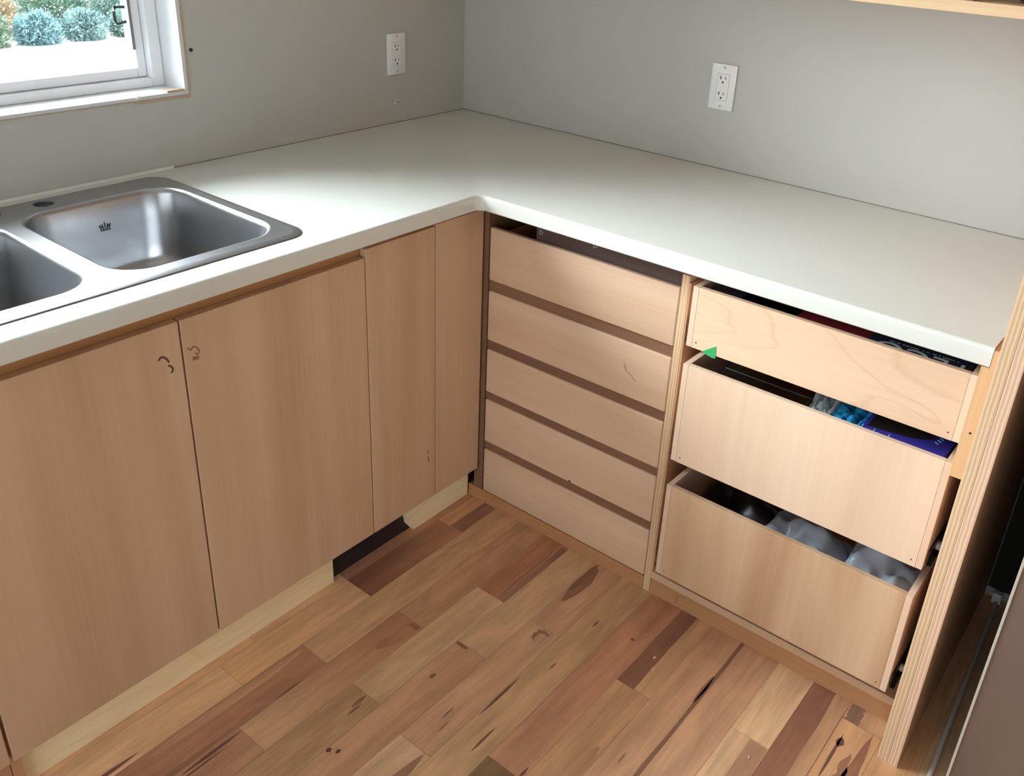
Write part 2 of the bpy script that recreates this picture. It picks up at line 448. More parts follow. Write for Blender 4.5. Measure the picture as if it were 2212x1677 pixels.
def quad(xa, xb, ya, yb, ca, cb=None, z=0.0, sd=None):
    vs = [bm.verts.new((xa, ya, z)), bm.verts.new((xb, ya, z)), bm.verts.new((xb, yb, z)), bm.verts.new((xa, yb, z))]
    f = bm.faces.new(vs)
    sd = sd or (rnd.uniform(0, 30), rnd.uniform(0, 30), rnd.uniform(0, 30))
    cb = cb or ca
    for l in f.loops:
        l[tone] = s2l(calm(ca if abs(l.vert.co.x-xa) < 1e-6 else cb)); l[seedl] = (*sd, 1)
def poly(pts, c, z, c2=None):
    vs = [bm.verts.new((x, y, z)) for x, y in pts]
    f = bm.faces.new(vs); sd = (rnd.uniform(0, 30), rnd.uniform(0, 30), 0)
    for l in f.loops: l[tone] = s2l(calm(tuple(v*0.74+w_*0.26 for v, w_ in zip(c, (176, 136, 104))))); l[seedl] = (*sd, 1)
GAP = 0.0003
for k in range(-8, 44):
    ya = Y0F-PW*k; yb = Y0F-PW*(k+1)
    segs = list(rows.get(k, []))
    if segs:
        x = segs[0][0]
    else:
        x = -0.0; segs = []
        while x > X0:
            ln = rnd.uniform(0.45, 1.1); c = rnd.choice(PAL); segs.append((max(X0, x-ln), x, c, None)); x -= ln
        x = X0
    while x > X0:
        ln = rnd.uniform(0.45, 1.1); segs.append((max(X0, x-ln), x, rnd.choice(PAL), None)); x -= ln
    for xa, xb, ca, cb in segs:
        if xb == -0.5: xb = -0.0
        if ya > 0.14 or yb < Y1-0.1: continue
        n = 1
        quad(xa+GAP, xb-GAP, max(yb, Y1)+GAP, min(ya, 0)-GAP, ca, cb)
# dark backing seen in the joints
vs = [bm.verts.new(p) for p in ((X0, Y1, -0.001), (0, Y1, -0.001), (0, 0, -0.001), (X0, 0, -0.001))]
f = bm.faces.new(vs)
for l in f.loops: l[tone] = s2l((168, 132, 102)); l[seedl] = (0, 0, 0, 1)
def yy(k, t): return Y0F-PW*(k+t)
def streak(k, xa, xb, t0, t1, c, taper=0.25, z=0.0001, n=20, wob=0.10):
    """a tapering figure mark lying along plank row k"""
    s = rnd.uniform(0, 50); up = []; dn = []
    for i in range(n+1):
        u = i/n; x = xa+(xb-xa)*u
        e = math.sin(math.pi/2*min(1, min(u, 1-u)/max(taper, 1e-3)))**0.8 if taper else 1
        mid = (t0+t1)/2; h = (t1-t0)/2*e
        w1 = noise.noise(Vector((u*5+s, 0, 0)))*wob*(t1-t0)*4*0.25; w2 = noise.noise(Vector((u*5+s, 9, 0)))*wob*(t1-t0)*4*0.25
        up.append((x, yy(k, mid-h+w1*e))); dn.append((x, yy(k, mid+h+w2*e)))
    poly(up+dn[::-1], c, z)
# sapwood and heartwood marks
streak(0, -0.708, -0.50, 0.50, 0.985, (120, 72, 62), taper=0, wob=0.04)
streak(1, -1.62, -1.24, 0.02, 0.30, (166, 116, 90), taper=0.3)
streak(1, -1.37, -1.30, 0.93, 0.985, (84, 48, 42), taper=0.5)
streak(1, -1.9, -1.45, 0.84, 0.985, (122, 74, 60), taper=0.3)
streak(0, -1.76, -1.62, 0.78, 0.90, (96, 52, 44), taper=0.5)
streak(0, -1.9, -1.74, 0.80, 0.95, (120, 70, 56), taper=0.5)
streak(2, -1.60, -1.46, 0.06, 0.16, (80, 44, 42), taper=0.5)
streak(2, -1.64, -1.50, 0.20, 0.25, (76, 42, 40), taper=0.5)
streak(2, -1.9, -1.62, 0.10, 0.30, (112, 66, 52), taper=0.4)
streak(2, -1.14, -1.03, 0.30, 0.85, (148, 92, 66), taper=0.5)
streak(2, -1.040, -1.024, 0.62, 0.92, (110, 70, 54), taper=0.3)
streak(3, -0.834, -0.58, 0.80, 0.985, (124, 76, 66), taper=0)
streak(3, -0.83, -0.60, 0.70, 0.74, (96, 56, 50), taper=0.2)
streak(3, -1.28, -1.238, 0.48, 0.60, (96, 68, 52), taper=0.5)
streak(3, -1.30, -1.26, 0.62, 0.68, (82, 56, 46), taper=0.5)
streak(4, -1.385, -1.372, 0.02, 0.14, (58, 34, 34), taper=0.5)
streak(4, -1.375, -1.362, 0.22, 0.32, (58, 34, 34), taper=0.5)
streak(4, -1.12, -1.10, 0.30, 0.40, (88, 58, 46), taper=0.5)
streak(4, -1.008, -0.998, 0.02, 0.40, (98, 60, 54), taper=0.3)
streak(5, -1.52, -1.262, 0.70, 0.985, (128, 86, 68), taper=0.35)
streak(5, -0.885, -0.842, 0.40, 0.76, (112, 72, 62), taper=0.25)
streak(5, -0.885, -0.852, 0.50, 0.80, (170, 132, 108), taper=0.25, z=0.0002)
streak(5, -1.18, -1.14, 0.42, 0.46, (98, 58, 48), taper=0.5)
streak(5, -1.21, -1.17, 0.62, 0.66, (98, 58, 48), taper=0.5)
streak(5, -0.74, -0.58, 0.02, 0.42, (112, 68, 56), taper=0.5)
streak(5, -0.70, -0.57, 0.02, 0.20, (92, 56, 48), taper=0.3, z=0.0002)
streak(6, -1.125, -0.985, 0.03, 0.11, (82, 50, 44), taper=0.5)
streak(6, -1.20, -1.12, 0.58, 0.65, (82, 56, 44), taper=0.5)
streak(6, -0.93, -0.90, 0.45, 0.52, (120, 84, 62), taper=0.5)
streak(6, -0.76, -0.73, 0.42, 0.50, (100, 64, 50), taper=0.5)
streak(7, -1.30, -1.187, 0.60, 0.94, (92, 66, 50), taper=0.3)
streak(7, -1.20, -1.15, 0.88, 0.96, (86, 48, 42), taper=0.5)
streak(7, -0.735, -0.725, 0.50, 0.62, (92, 52, 44), taper=0.5)
streak(8, -0.852, -0.50, 0.015, 0.52, (112, 66, 54), taper=0, wob=0.03)
streak(8, -1.14, -1.02, 0.70, 0.98, (168, 120, 90), taper=0.4)
streak(9, -1.30, -0.57, 0.90, 1.0, (118, 76, 58), taper=0, wob=0.3)
streak(9, -0.80, -0.70, 0.84, 0.96, (116, 74, 56), taper=0.5)
streak(9, -1.03, -0.995, 0.40, 0.46, (140, 104, 72), taper=0.5)
streak(11, -1.6, -0.802, 0.52, 0.985, (156, 108, 84), taper=0, wob=0.03)
streak(12, -1.3, -0.50, 0.62, 0.985, (176, 124, 90), taper=0.1, wob=0.25)
streak(13, -0.80, -0.66, 0.18, 0.26, (92, 50, 42), taper=0.5)
streak(13, -0.70, -0.672, 0.15, 0.34, (80, 42, 40), taper=0.5)
streak(13, -1.1, -0.626, 0.62, 0.97, (128, 70, 52), taper=0.45, wob=0.5)
streak(13, -0.85, -0.70, 0.44, 0.72, (134, 78, 56), taper=0.5, wob=0.5)
streak(13, -0.622, -0.57, 0.05, 0.40, (104, 76, 62), taper=0, wob=0.3)
fl = obj('floor', bm, M_FLOOR)
struct(fl, 'hardwood strip floor of mixed pale and reddish planks')
bm = bm_new(); box(bm, X0-0.12, 0.12, Y1-0.12, 0.14, -0.08, -0.002); struct(obj('floor_slab', bm, M_WALL2)); 

# sawdust specks on the floor
for i, (x, y, r) in enumerate([(-0.745, -1.286, 0.004), (-0.775, -1.30, 0.003), (-0.975, -1.39, 0.003), (-0.845, -1.57, 0.0035), (-0.70, -1.235, 0.002)]):
    bm = bm_new(); bmesh.ops.create_icosphere(bm, subdivisions=1, radius=r)
    for v in bm.verts: v.co = Vector((v.co.x*1.3+x, v.co.y*0.7+y, v.co.z*0.4+0.0018))
    tag(obj('wood_chip', bm, M_PINK, org=(x, y, 0)),
        ['tiny pale wood chip on the dark half of a plank, nearer the drawers', 'tiny pale wood chip on the dark half plank, further from the drawers',
         'tiny pale chip on the light plank near the bottom edge', 'tiny pale chip on the brown half plank close to the plywood panel',
         'faint pale speck on the reddish plank beside the drawer plinth'][i], 'wood chip', 'specks on the floor')

# ------------------------------------------------------------------ window over the sink
wt = thing('window_1', ((w['x0']+w['x1'])/2, 0.1, w['z0']), 'white framed window over the sink, bright daylight outside', 'window')
del wt['category']; wt['kind'] = 'structure'
a, b_, c_, d_ = w['x0'], w['x1'], w['z0'], w['z1']
# boards lining the opening
bm = bm_new(); t = 0.008
box(bm, b_-t, b_, 0.002, 0.138, c_, d_); obj('side_jamb', bm, M_JAMB, wt)
bm = bm_new(); box(bm, a, a+t, 0.002, 0.138, c_, d_); obj('side_jamb', bm, M_JAMB, wt)
bm = bm_new(); box(bm, a+t, b_-t, 0.002, 0.138, c_, c_+t); obj('sill_board', bm, M_JAMB, wt)
bm = bm_new(); box(bm, a+t, b_-t, 0.002, 0.138, d_-t, d_); obj('head_board', bm, M_JAMB, wt)
bm = bm_new(); box(bm, b_-0.052, b_-t-0.0005, 0.004, 0.022, c_+t+0.0002, c_+t+0.004); obj('wood_shim', bm, M_TORN, wt)
def frame(name, x0, x1, z0, z1, y0, y1, t, mat, par, bev=0.003, tb=None):
    tb = tb or t
    bm = bm_new()
    box(bm, x0, x0+t, y0, y1, z0, z1, bev); box(bm, x1-t, x1, y0, y1, z0, z1, bev)
    box(bm, x0+t, x1-t, y0, y1, z0, z0+tb, bev); box(bm, x0+t, x1-t, y0, y1, z1-t, z1, bev)
    return obj(name, bm, mat, par)
frame('window_frame', a+t, b_-t, c_+t, d_-t, 0.085, 0.150, 0.030, M_FRAMEW, wt, tb=0.020)
sash = frame('window_sash', a+t+0.031, b_-t-0.031, c_+t+0.021, d_-t-0.031, 0.105, 0.145, 0.022, M_FRAMEW, wt)
bm = bm_new(); box(bm, b_-t-0.060, b_-t-0.0535, 0.100, 0.124, c_+t+0.085, d_-t-0.054, 0.001); obj('sash_seal', bm, M_SEAL, sash)
bm = bm_new(); box(bm, a+0.055, b_-0.055, 0.128, 0.131, c_+0.06, d_-0.055); obj('glass_pane', bm, M_GLASS, wt)
bm = bm_new(); lx = b_-0.100
tube(bm, [(lx+0.022, 0.100, 1.268), (lx-0.004, 0.090, 1.270), (lx-0.010, 0.086, 1.262), (lx-0.010, 0.086, 1.242), (lx-0.004, 0.090, 1.234), (lx+0.022, 0.100, 1.236)], 0.0035, 8)
obj('sash_latch', bm, M_LATCH, wt, smooth=True)

# raw edge of the wallboard round the opening
bm = bm_new(); rr = random.Random(3)
def ragged(p0, p1, wid, nrm):
    n = 40; p0 = Vector(p0); p1 = Vector(p1); nrm = Vector(nrm)
    A = []; B = []; A2 = []; B2 = []
    for i in range(n+1):
        p = p0.lerp(p1, i/n); e = wid*(0.7+0.6*rr.random())
        A.append(p); B.append(p+nrm*e)
    r0 = [v+Vector((0, -0.0015, 0)) for v in A]; r1 = [v+Vector((0, -0.0015, 0)) for v in B]
    r2 = [v+Vector((0, 0.0005, 0)) for v in B]; r3 = [v+Vector((0, 0.0005, 0)) for v in A]
    for i in range(n):
        for qa, qb in ((r0, r1), (r1, r2), (r2, r3), (r3, r0)):
            bm.faces.new([bm.verts.new(v) for v in (qa[i], qa[i+1], qb[i+1], qb[i])])
ragged((b_, 0, c_-0.004), (b_, 0, d_), 0.004, (1, 0, 0))
ragged((b_-0.14, 0, c_-0.001), (b_, 0, c_-0.001), 0.006, (0, 0, -1))
ragged((a, 0, c_), (b_-0.14, 0, c_), 0.002, (0, 0, -1))
struct(obj('trim_1', bm, M_TORN), 'raw torn wallboard edge round the window opening')
bm = bm_new(); bmesh.ops.create_icosphere(bm, subdivisions=2, radius=0.004)
for v in bm.verts: v.co = Vector((v.co.x-1.083, v.co.y*0.6-0.002, v.co.z+1.088))
tag(obj('plaster_blob', bm, M_WHITE, org=(-1.083, -0.002, 1.088)), 'small white blob of filler on the lower edge of the window opening', 'filler blob')
bm = bm_new(); disc(bm, (-0.939, 0, 1.179), (0, -1, 0), 0.0042, 0.003, 14)
tag(obj('wall_screw', bm, M_BLACK, org=(-0.939, 0, 1.179)), 'small black screw head in the wall just right of the window', 'screw')
bm = bm_new(); box(bm, -0.300, -0.274, -0.0012, 0, 0.970, 0.9735); box(bm, -0.292, -0.270, -0.0012, 0, 0.9715, 0.974)
tag(obj('paint_chip', bm, M_WHITE, org=(-0.285, 0, 0.972)), 'thin white paint scuff on the wall below the left outlet', 'paint mark')

# glazed opening in the far wall
w2 = thing('window_2', (X0-0.06, (q['y0']+q['y1'])/2, q['z0']), 'wide glazed opening in the far left wall', 'window')
del w2['category']; w2['kind'] = 'structure'
bm = bm_new()
for ya in (q['y0'], (q['y0']+q['y1'])/2-0.03, q['y1']-0.06): box(bm, X0-0.09, X0-0.03, ya, ya+0.06, q['z0'], q['z1'])
for za in (q['z0'], q['z1']-0.06): box(bm, X0-0.09, X0-0.03, q['y0'], q['y1'], za, za+0.06)
obj('window_frame', bm, M_FRAMEW, w2)
bm = bm_new(); box(bm, X0-0.062, X0-0.058, q['y0']+0.05, q['y1']-0.05, q['z0']+0.05, q['z1']-0.05); obj('glass_pane', bm, M_GLASS, w2)

# ------------------------------------------------------------------ outside: ground and shrubs
bm = bm_new(); box(bm, -14, 14, 0.3, 0.75, -0.65, -0.55); box(bm, -14, 14, 0.75, 16, -0.65, 0.53); struct(obj('ground', bm, M_GROUND), 'pale sunlit ground outside the window')
SHR = [(-0.06, 4.74, 0.22, (96, 66, 60), (124, 84, 76), 'reddish shrub outside, at the left of the window view'),
       (0.47, 4.70, 0.22, (128, 104, 70), (156, 132, 88), 'yellow autumn shrub outside, behind the low front row'),
       (0.97, 4.72, 0.21, (36, 74, 54), (64, 102, 72), 'green shrub outside, right of the yellow one'),
       (1.45, 4.70, 0.21, (46, 76, 68), (72, 108, 92), 'grey green shrub outside, at the right of the window view'),
       (0.70, 5.60, 0.50, (38, 62, 48), (66, 96, 70), 'tall green bush behind the smaller shrubs outside'),
       (-0.50, 5.65, 0.50, (42, 58, 42), (76, 92, 62), 'tall olive bush furthest left behind the shrubs outside'),
       (1.90, 5.60, 0.50, (40, 66, 58), (70, 100, 86), 'tall blue green bush furthest right outside'),
       (0.27, 4.20, 0.15, (56, 84, 62), (92, 116, 84), 'low pale green shrub in the front row outside, below the reddish one'),
       (0.59, 4.18, 0.135, (56, 100, 104), (88, 132, 136), 'low teal shrub in the front row outside'),
       (0.90, 4.20, 0.135, (62, 96, 98), (96, 132, 126), 'low pale blue green shrub in the front row, right of the teal one'),
       (1.22, 4.20, 0.14, (52, 88, 78), (84, 120, 104), 'low sea green shrub in the front row, near the window latch'),
       (-0.70, 4.50, 0.30, (44, 72, 48), (84, 84, 56), 'leafy green shrub outside, left of the reddish one')]
for i, (x, y, r, c1, c2, lab) in enumerate(SHR):
    rs = random.Random(40+i); gz = 0.53
    t_ = thing('shrub', (x, y, gz), lab, 'shrub', 'shrubs outside the window')
    bm = bm_new(); nl = int(3200+6000*r)
    for j in range(nl):
        v = Vector((rs.gauss(0, 1), rs.gauss(0, 1), rs.gauss(0, 1))).normalized()
        rad = r*(0.35+0.65*rs.random()**0.6)*(1+0.22*noise.noise(v*2.6+Vector((i*3, 0, 0))))
        p = Vector((x, y, gz+r*0.52))+Vector((v.x*rad, v.y*rad*0.9, v.z*rad*0.85))
        if p.z < gz+0.006: continue
        s = rs.uniform(0.018, 0.042)*(0.6+r)
        d1 = (v+Vector((rs.gauss(0, .6), rs.gauss(0, .6), rs.gauss(0, .6)))).normalized(); d2 = d1.cross(Vector((rs.random(), rs.random(), rs.random()+0.1))).normalized()
        vs = [bm.verts.new(p), bm.verts.new(p+d1*s*0.5+d2*s*0.28), bm.verts.new(p+d1*s*1.2), bm.verts.new(p+d1*s*0.5-d2*s*0.28)]
        bm.faces.new(vs)
    obj('foliage', bm, leaf_mat('leaf_%d' % i, c1, c2), t_)
    bm = bm_new()
    for k in range(5):
        an = k*1.256
        tube(bm, [(x, y, gz), (x+math.cos(an)*r*0.15, y+math.sin(an)*r*0.15, gz+r*0.4), (x+math.cos(an)*r*0.45, y+math.sin(an)*r*0.4, gz+r*0.6)], [0.02*r, 0.012*r, 0.004*r], 6)
    obj('stem', bm, M_BARK, t_)

# ------------------------------------------------------------------ countertop (L-shape with sink cut-out)
D, LY, LX, TH = 0.6377, 1.756, 2.45, 0.036
SX0, SX1, SY0, SY1 = -1.860, -1.075, -0.578, -0.034       # sink outer rim
def outline(d, z, R=0.022, n=8):
    pts = [Vector((-LX, 0, z)), Vector((0, 0, z)), Vector((0, -LY, z)), Vector((-D+d, -LY, z))]
    cx = cy = -D-R
    for k in range(n+1):
        an = math.radians(90*k/n)
        pts.append(Vector((cx+(R+d)*math.cos(an), cy+(R+d)*math.sin(an), z)))
    pts.append(Vector((-LX, -D+d, z)))
    return pts
bm = bm_new()
rings = []
r_e = 0.007
for k in range(5):
    an = math.radians(90*k/4)
    rings.append(outline(r_e*(1-math.sin(an)), H-r_e*(1-math.cos(an))))
rings.append(outline(0.0, H-TH+0.002)); rings.append(outline(0.002, H-TH))
vr = loft(bm, rings)
hole_t = [bm.verts.new(p) for p in rrect(SX0+0.02, SX1-0.02, SY0+0.02, SY1-0.02, 0.04, H)]
hole_b = [bm.verts.new(p) for p in rrect(SX0+0.02, SX1-0.02, SY0+0.02, SY1-0.02, 0.04, H-TH)]
fill_loops(bm, [vr[0], hole_t]); fill_loops(bm, [vr[-1], hole_b])
n = len(hole_t)
for k in range(n): bm.faces.new((hole_t[k], hole_t[(k+1) % n], hole_b[(k+1) % n], hole_b[k]))
ct = obj('countertop', bm, M_LAM, smooth=True, org=(-D, -D, H-TH))
tag(ct, 'white laminate L-shaped countertop with a rounded inside corner', 'countertop')
bm = bm_new()
for x0 in [i*-0.06 for i in range(18, 41)]:
    r = 0.0056
    tube(bm, [(x0+0.06, -0.001, H+0.0005), (x0, -0.001, H+0.0005)], r, 6, cap=False)
obj('caulk_bead', bm, M_CAULK, ct, smooth=True)
bm = bm_new(); tube(bm, [(0, -0.001, H), (-1.02, -0.001, H)], 0.0014, 6); obj('wall_joint', bm, M_JOINT, ct, smooth=True)
bm = bm_new(); tube(bm, [(-0.001, 0, H), (-0.001, -LY, H)], 0.0014, 6); obj('wall_joint', bm, M_JOINT, ct, smooth=True)

# ------------------------------------------------------------------ sink
sk = thing('sink', ((SX0+SX1)/2, (SY0+SY1)/2, H), 'double bowl stainless steel drop-in sink set in the white countertop', 'sink')
ZR = H+0.0052
BW = [(-1.447, -1.110), (-1.826, -1.487)]
BY0, BY1 = -0.535, -0.122
def bowl_ring(i, inset, z, rad): return rrect(BW[i][0]+inset, BW[i][1]-inset, BY0+inset, BY1-inset, rad, z, 10)
bm = bm_new()
rings = [rrect(SX0, SX1, SY0, SY1, 0.045, H+0.0006, 8), rrect(SX0+0.001, SX1-0.001, SY0+0.001, SY1-0.001, 0.044, H+0.0022, 8)]
vr = loft(bm, rings)
obj('rim_edge', bm, M_STEEL_RIM, sk, smooth=True)
bm = bm_new()
rings = [rrect(SX0+0.001, SX1-0.001, SY0+0.001, SY1-0.001, 0.044, H+0.0022, 8),
         rrect(SX0+0.012, SX1-0.012, SY0+0.012, SY1-0.012, 0.038, ZR+0.0005, 8), rrect(SX0+0.016, SX1-0.016, SY0+0.016, SY1-0.016, 0.036, ZR, 8)]
vr = loft(bm, rings)
loops = [vr[-1]]
for i in (0, 1): loops.append([bm.verts.new(p) for p in bowl_ring(i, -0.004, ZR, 0.074)])
HOLES = [(-1.361, -0.079), (-1.4665, -0.079), (-1.572, -0.079)]
for hx, hy in HOLES:
    loops.append([bm.verts.new((hx+0.0200*math.cos(2*math.pi*k/20), hy+0.0200*math.sin(2*math.pi*k/20), ZR)) for k in range(20)])
fill_loops(bm, loops)
for lp, (hx, hy) in zip(loops[3:], HOLES):
    low = [bm.verts.new((v.co.x, v.co.y, ZR-0.004)) for v in lp]
    for k in range(20): bm.faces.new((lp[k], lp[(k+1) % 20], low[(k+1) % 20], low[k]))
obj('deck', bm, M_STEEL, sk, smooth=True)
for hx, hy in HOLES:
    bm = bm_new(); disc(bm, (hx, hy, ZR-0.006), (0, 0, 1), 0.0215, 0.0015, 20); obj('tap_hole', bm, M_BLACK, sk)
for i in (0, 1):
    bm = bm_new()
    prof = [(-0.004, ZR, 0.074), (-0.001, ZR-0.0008, 0.072), (0.002, ZR-0.004, 0.071), (0.004, ZR-0.010, 0.070), (0.010, ZR-0.06, 0.070),
            (0.017, ZR-0.12, 0.070), (0.021, ZR-0.145, 0.068), (0.028, ZR-0.160, 0.064), (0.042, ZR-0.171, 0.055), (0.062, ZR-0.176, 0.04), (0.11, ZR-0.178, 0.03)]
    rs_ = [bowl_ring(i, p[0], p[1], p[2]) for p in prof]
    vr = loft(bm, rs_, cap1=True)
    bo = obj('bowl', bm, M_STEEL, sk, smooth=True)
    bm = bm_new(); cx = sum(BW[i])/2; cy = (BY0+BY1)/2
    disc(bm, (cx, cy, ZR-0.1782), (0, 0, 1), 0.042, 0.003, 28); obj('drain', bm, M_STEEL_RIM, bo, smooth=True)
    if i == 0:
        # stamped crown on the rear wall
        bm = bm_new(); cx, cz = -1.268, 0.862
        yb = lambda z: BY1-(0.004+0.006*(ZR-0.010-z)/0.05)-0.0012
        def bar(p0, p1, r=0.0009):
            tube(bm, [(p0[0], yb(p0[1]), p0[1]), (p1[0], yb(p1[1]), p1[1])], r, 6)
        bar((cx-0.011, cz-0.008), (cx+0.011, cz-0.008), 0.0012)
        for dx, hh in ((-0.012, 0.004), (-0.006, 0.005), (0, 0.009), (0.006, 0.005), (0.012, 0.004)):
            bar((cx+dx*0.7, cz-0.006), (cx+dx, cz+hh), 0.0010)
        bar((cx-0.012, cz+0.004), (cx-0.006, cz-0.002)); bar((cx+0.012, cz+0.004), (cx+0.006, cz-0.002))
        obj('crown_stamp', bm, M_CROWN, bo)

# ------------------------------------------------------------------ window-side base cabinets
YF = -0.596; DT = 0.018; ZB = 0.108
def panel_y(par, name, x0, x1, z0, z1, mat=M_DOOR, y=YF, t=DT, bev=0.0012):
    bm = bm_new(); box(bm, x0, x1, y, y+t, z0, z1, bev); return obj(name, bm, mat, par)
def stroke(bm, pts, r, y):
    """slightly proud mark on a door face, pts in (x, z)"""
    P = [Vector((p[0], y, p[1])) for p in pts]
    for k, (p, s) in enumerate(zip(P, P[1:])):
        d = (s-p).normalized(); nn = Vector((-d.z, 0, d.x))*r
        vs = [p-nn, s-nn, s+nn, p+nn]
        f1 = [bm.verts.new(v+Vector((0, -0.0006, 0))) for v in vs]; f2 = [bm.verts.new(v+Vector((0, 0.0004, 0))) for v in vs]
        bm.faces.new(f1); bm.faces.new(f2[::-1])
        for a_ in range(4): bm.faces.new((f1[a_], f1[(a_+1) % 4], f2[(a_+1) % 4], f2[a_]))
M_KNOT = plain('knot_brown', (112, 72, 54), rough=0.7)
M_KNOTL = plain('knot_tan', (150, 106, 80), rough=0.7)

sc_ = thing('base_cabinet', (-1.385, -0.3, 0), 'pale maple two-door cabinet under the sink, knots near the door gap', 'cabinet')
X_A, X_B, X_C = -1.8115, -1.390, -0.9545
bm = bm_new(); box(bm, X_A+0.0005, X_C, YF+DT, YF+DT+0.019, 0.805, H-TH-0.001); obj('top_rail', bm, M_FRAMEX, sc_)
bm = bm_new(); box(bm, X_B-0.02, X_B+0.02, YF+DT, YF+DT+0.019, ZB, 0.805); obj('centre_stile', bm, M_FRAME, sc_)
bm = bm_new(); box(bm, X_A, X_C, YF+DT+0.019, -0.02, ZB, ZB+0.016); obj('bottom_panel', bm, M_CARC, sc_)
for xs in (X_A, X_C-0.018):
    bm = bm_new(); box(bm, xs, xs+0.018, YF+DT, -0.02, ZB if xs > -1.5 else 0.0, 0.60); obj('side_panel', bm, M_CARC, sc_)
dl = panel_y(sc_, 'door', X_A+0.0025, X_B-0.002, ZB, 0.8335)
bm = bm_new()
stroke(bm, [(-1.437, 0.772), (-1.433, 0.777), (-1.427, 0.776), (-1.421, 0.769), (-1.418, 0.762)], 0.0018, YF)
stroke(bm, [(-1.420, 0.757), (-1.414, 0.751), (-1.412, 0.745), (-1.417, 0.740)], 0.0018, YF)
obj('knot', bm, M_KNOT, dl)
dr = panel_y(sc_, 'door', X_B+0.002, X_C-0.0015, ZB, 0.8335)
bm = bm_new()
stroke(bm, [(-1.380, 0.776), (-1.374, 0.770), (-1.368, 0.776), (-1.361, 0.770), (-1.357, 0.762), (-1.362, 0.756), (-1.366, 0.762)], 0.0012, YF)
stroke(bm, [(-1.372, 0.752), (-1.360, 0.750)], 0.0035, YF)
obj('knot', bm, M_KNOTL, dr)
bm = bm_new(); box(bm, X_A+0.001, -1.056, -0.558, -0.545, 0.0, ZB-0.001, 0.001); obj('toe_kick', bm, M_KICK, sc_)

c2 = thing('base_cabinet', (-2.05, -0.3, 0), 'pale maple cabinet at the far left edge, beyond the sink doors', 'cabinet')
bm = bm_new(); box(bm, -2.44, X_A-0.0005, YF+DT, YF+DT+0.019, 0.805, H-TH-0.001); obj('top_rail', bm, M_FRAMEX, c2)
for xs in (-2.44, X_A-0.019):
    bm = bm_new(); box(bm, xs, xs+0.0175, YF+DT, -0.02, 0.0, 0.804); obj('side_panel', bm, M_CARC, c2)
bm = bm_new(); box(bm, -2.42, X_A-0.02, YF+DT+0.02, -0.02, ZB, ZB+0.016); obj('bottom_panel', bm, M_CARC, c2)
panel_y(c2, 'door', -2.44, X_A-0.0035, ZB, 0.8335)
bm = bm_new(); box(bm, -2.44, X_A-0.001, -0.558, -0.545, 0.0, ZB-0.001, 0.001); obj('toe_kick', bm, M_KICK, c2)

c3 = thing('corner_cabinet', (-0.76, -0.3, 0), 'narrow maple panels closing the corner between sink doors and drawers', 'cabinet')
bm = bm_new(); box(bm, X_C+0.0005, -0.575, YF+DT, YF+DT+0.019, 0.805, H-TH-0.001); obj('top_rail', bm, M_FRAMEX, c3)
bm = bm_new(); box(bm, X_C+0.0195, -0.60, YF+DT+0.0195, -0.02, ZB, ZB+0.016); obj('bottom_panel', bm, M_CARC, c3)
p3 = panel_y(c3, 'door', X_C+0.0015, -0.7425, ZB, 0.852)
bm = bm_new(); stroke(bm, [(-0.768, 0.240), (-0.766, 0.225)], 0.0014, YF); stroke(bm, [(-0.767, 0.26), (-0.767, 0.25)], 0.001, YF); obj('knot', bm, M_KNOT, p3)
panel_y(c3, 'filler_panel', -0.7400, -0.5745, ZB, 0.856)
bm = bm_new()
kp = [(-0.785, 0.0), (-0.5705, 0.0), (-0.5705, ZB-0.001), (-0.838, ZB-0.001), (-0.832, 0.075), (-0.812, 0.060), (-0.806, 0.030)]
ka = [bm.verts.new((x_, -0.5575, z_)) for x_, z_ in kp]; kb = [bm.verts.new((x_, -0.5455, z_)) for x_, z_ in kp]
bm.faces.new(ka); bm.faces.new(kb[::-1])
for k in range(len(kp)): bm.faces.new((ka[k], ka[(k+1) % len(kp)], kb[(k+1) % len(kp)], kb[k]))
obj('toe_kick', bm, M_KICK, c3)
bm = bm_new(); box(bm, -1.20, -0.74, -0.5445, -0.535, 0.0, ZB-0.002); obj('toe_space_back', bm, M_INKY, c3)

# ------------------------------------------------------------------ narrow five-drawer cabinet
XF = -0.569
YA, YB, YC = -0.598, -1.1605, -1.7655
c4 = thing('drawer_cabinet', (-0.30, (YA+YB)/2, 0), 'maple cabinet of five stacked drawers beside the inside corner', 'drawer cabinet')
ZD = [(0.674, 0.812), (0.508, 0.645), (0.356, 0.481), (0.202, 0.332), (0.040, 0.176)]
YD0, YD1 = -0.612, -1.1405
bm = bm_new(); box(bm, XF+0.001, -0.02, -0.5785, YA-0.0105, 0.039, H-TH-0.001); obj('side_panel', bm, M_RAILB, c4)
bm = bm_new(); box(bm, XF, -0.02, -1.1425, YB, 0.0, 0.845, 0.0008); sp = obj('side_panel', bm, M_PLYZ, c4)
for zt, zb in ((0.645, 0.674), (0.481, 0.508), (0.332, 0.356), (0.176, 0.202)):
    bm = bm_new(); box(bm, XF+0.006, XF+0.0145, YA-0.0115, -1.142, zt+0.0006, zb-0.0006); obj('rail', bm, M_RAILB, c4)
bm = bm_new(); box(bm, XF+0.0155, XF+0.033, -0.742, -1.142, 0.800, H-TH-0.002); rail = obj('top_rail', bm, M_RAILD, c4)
for (y_, z_) in ((-0.752, 0.826), (-0.905, 0.834)):
    bm = bm_new()
    for da, db in (((0, 0), (0, 0.012)), ((0, 0.012), (0.010, 0.006)), ((0.010, 0.006), (0, 0))):
        tube(bm, [(XF+0.0152, y_-da[0], z_+da[1]), (XF+0.0152, y_-db[0], z_+db[1])], 0.0008, 5)
    obj('chalk_mark', bm, M_TXT, rail)
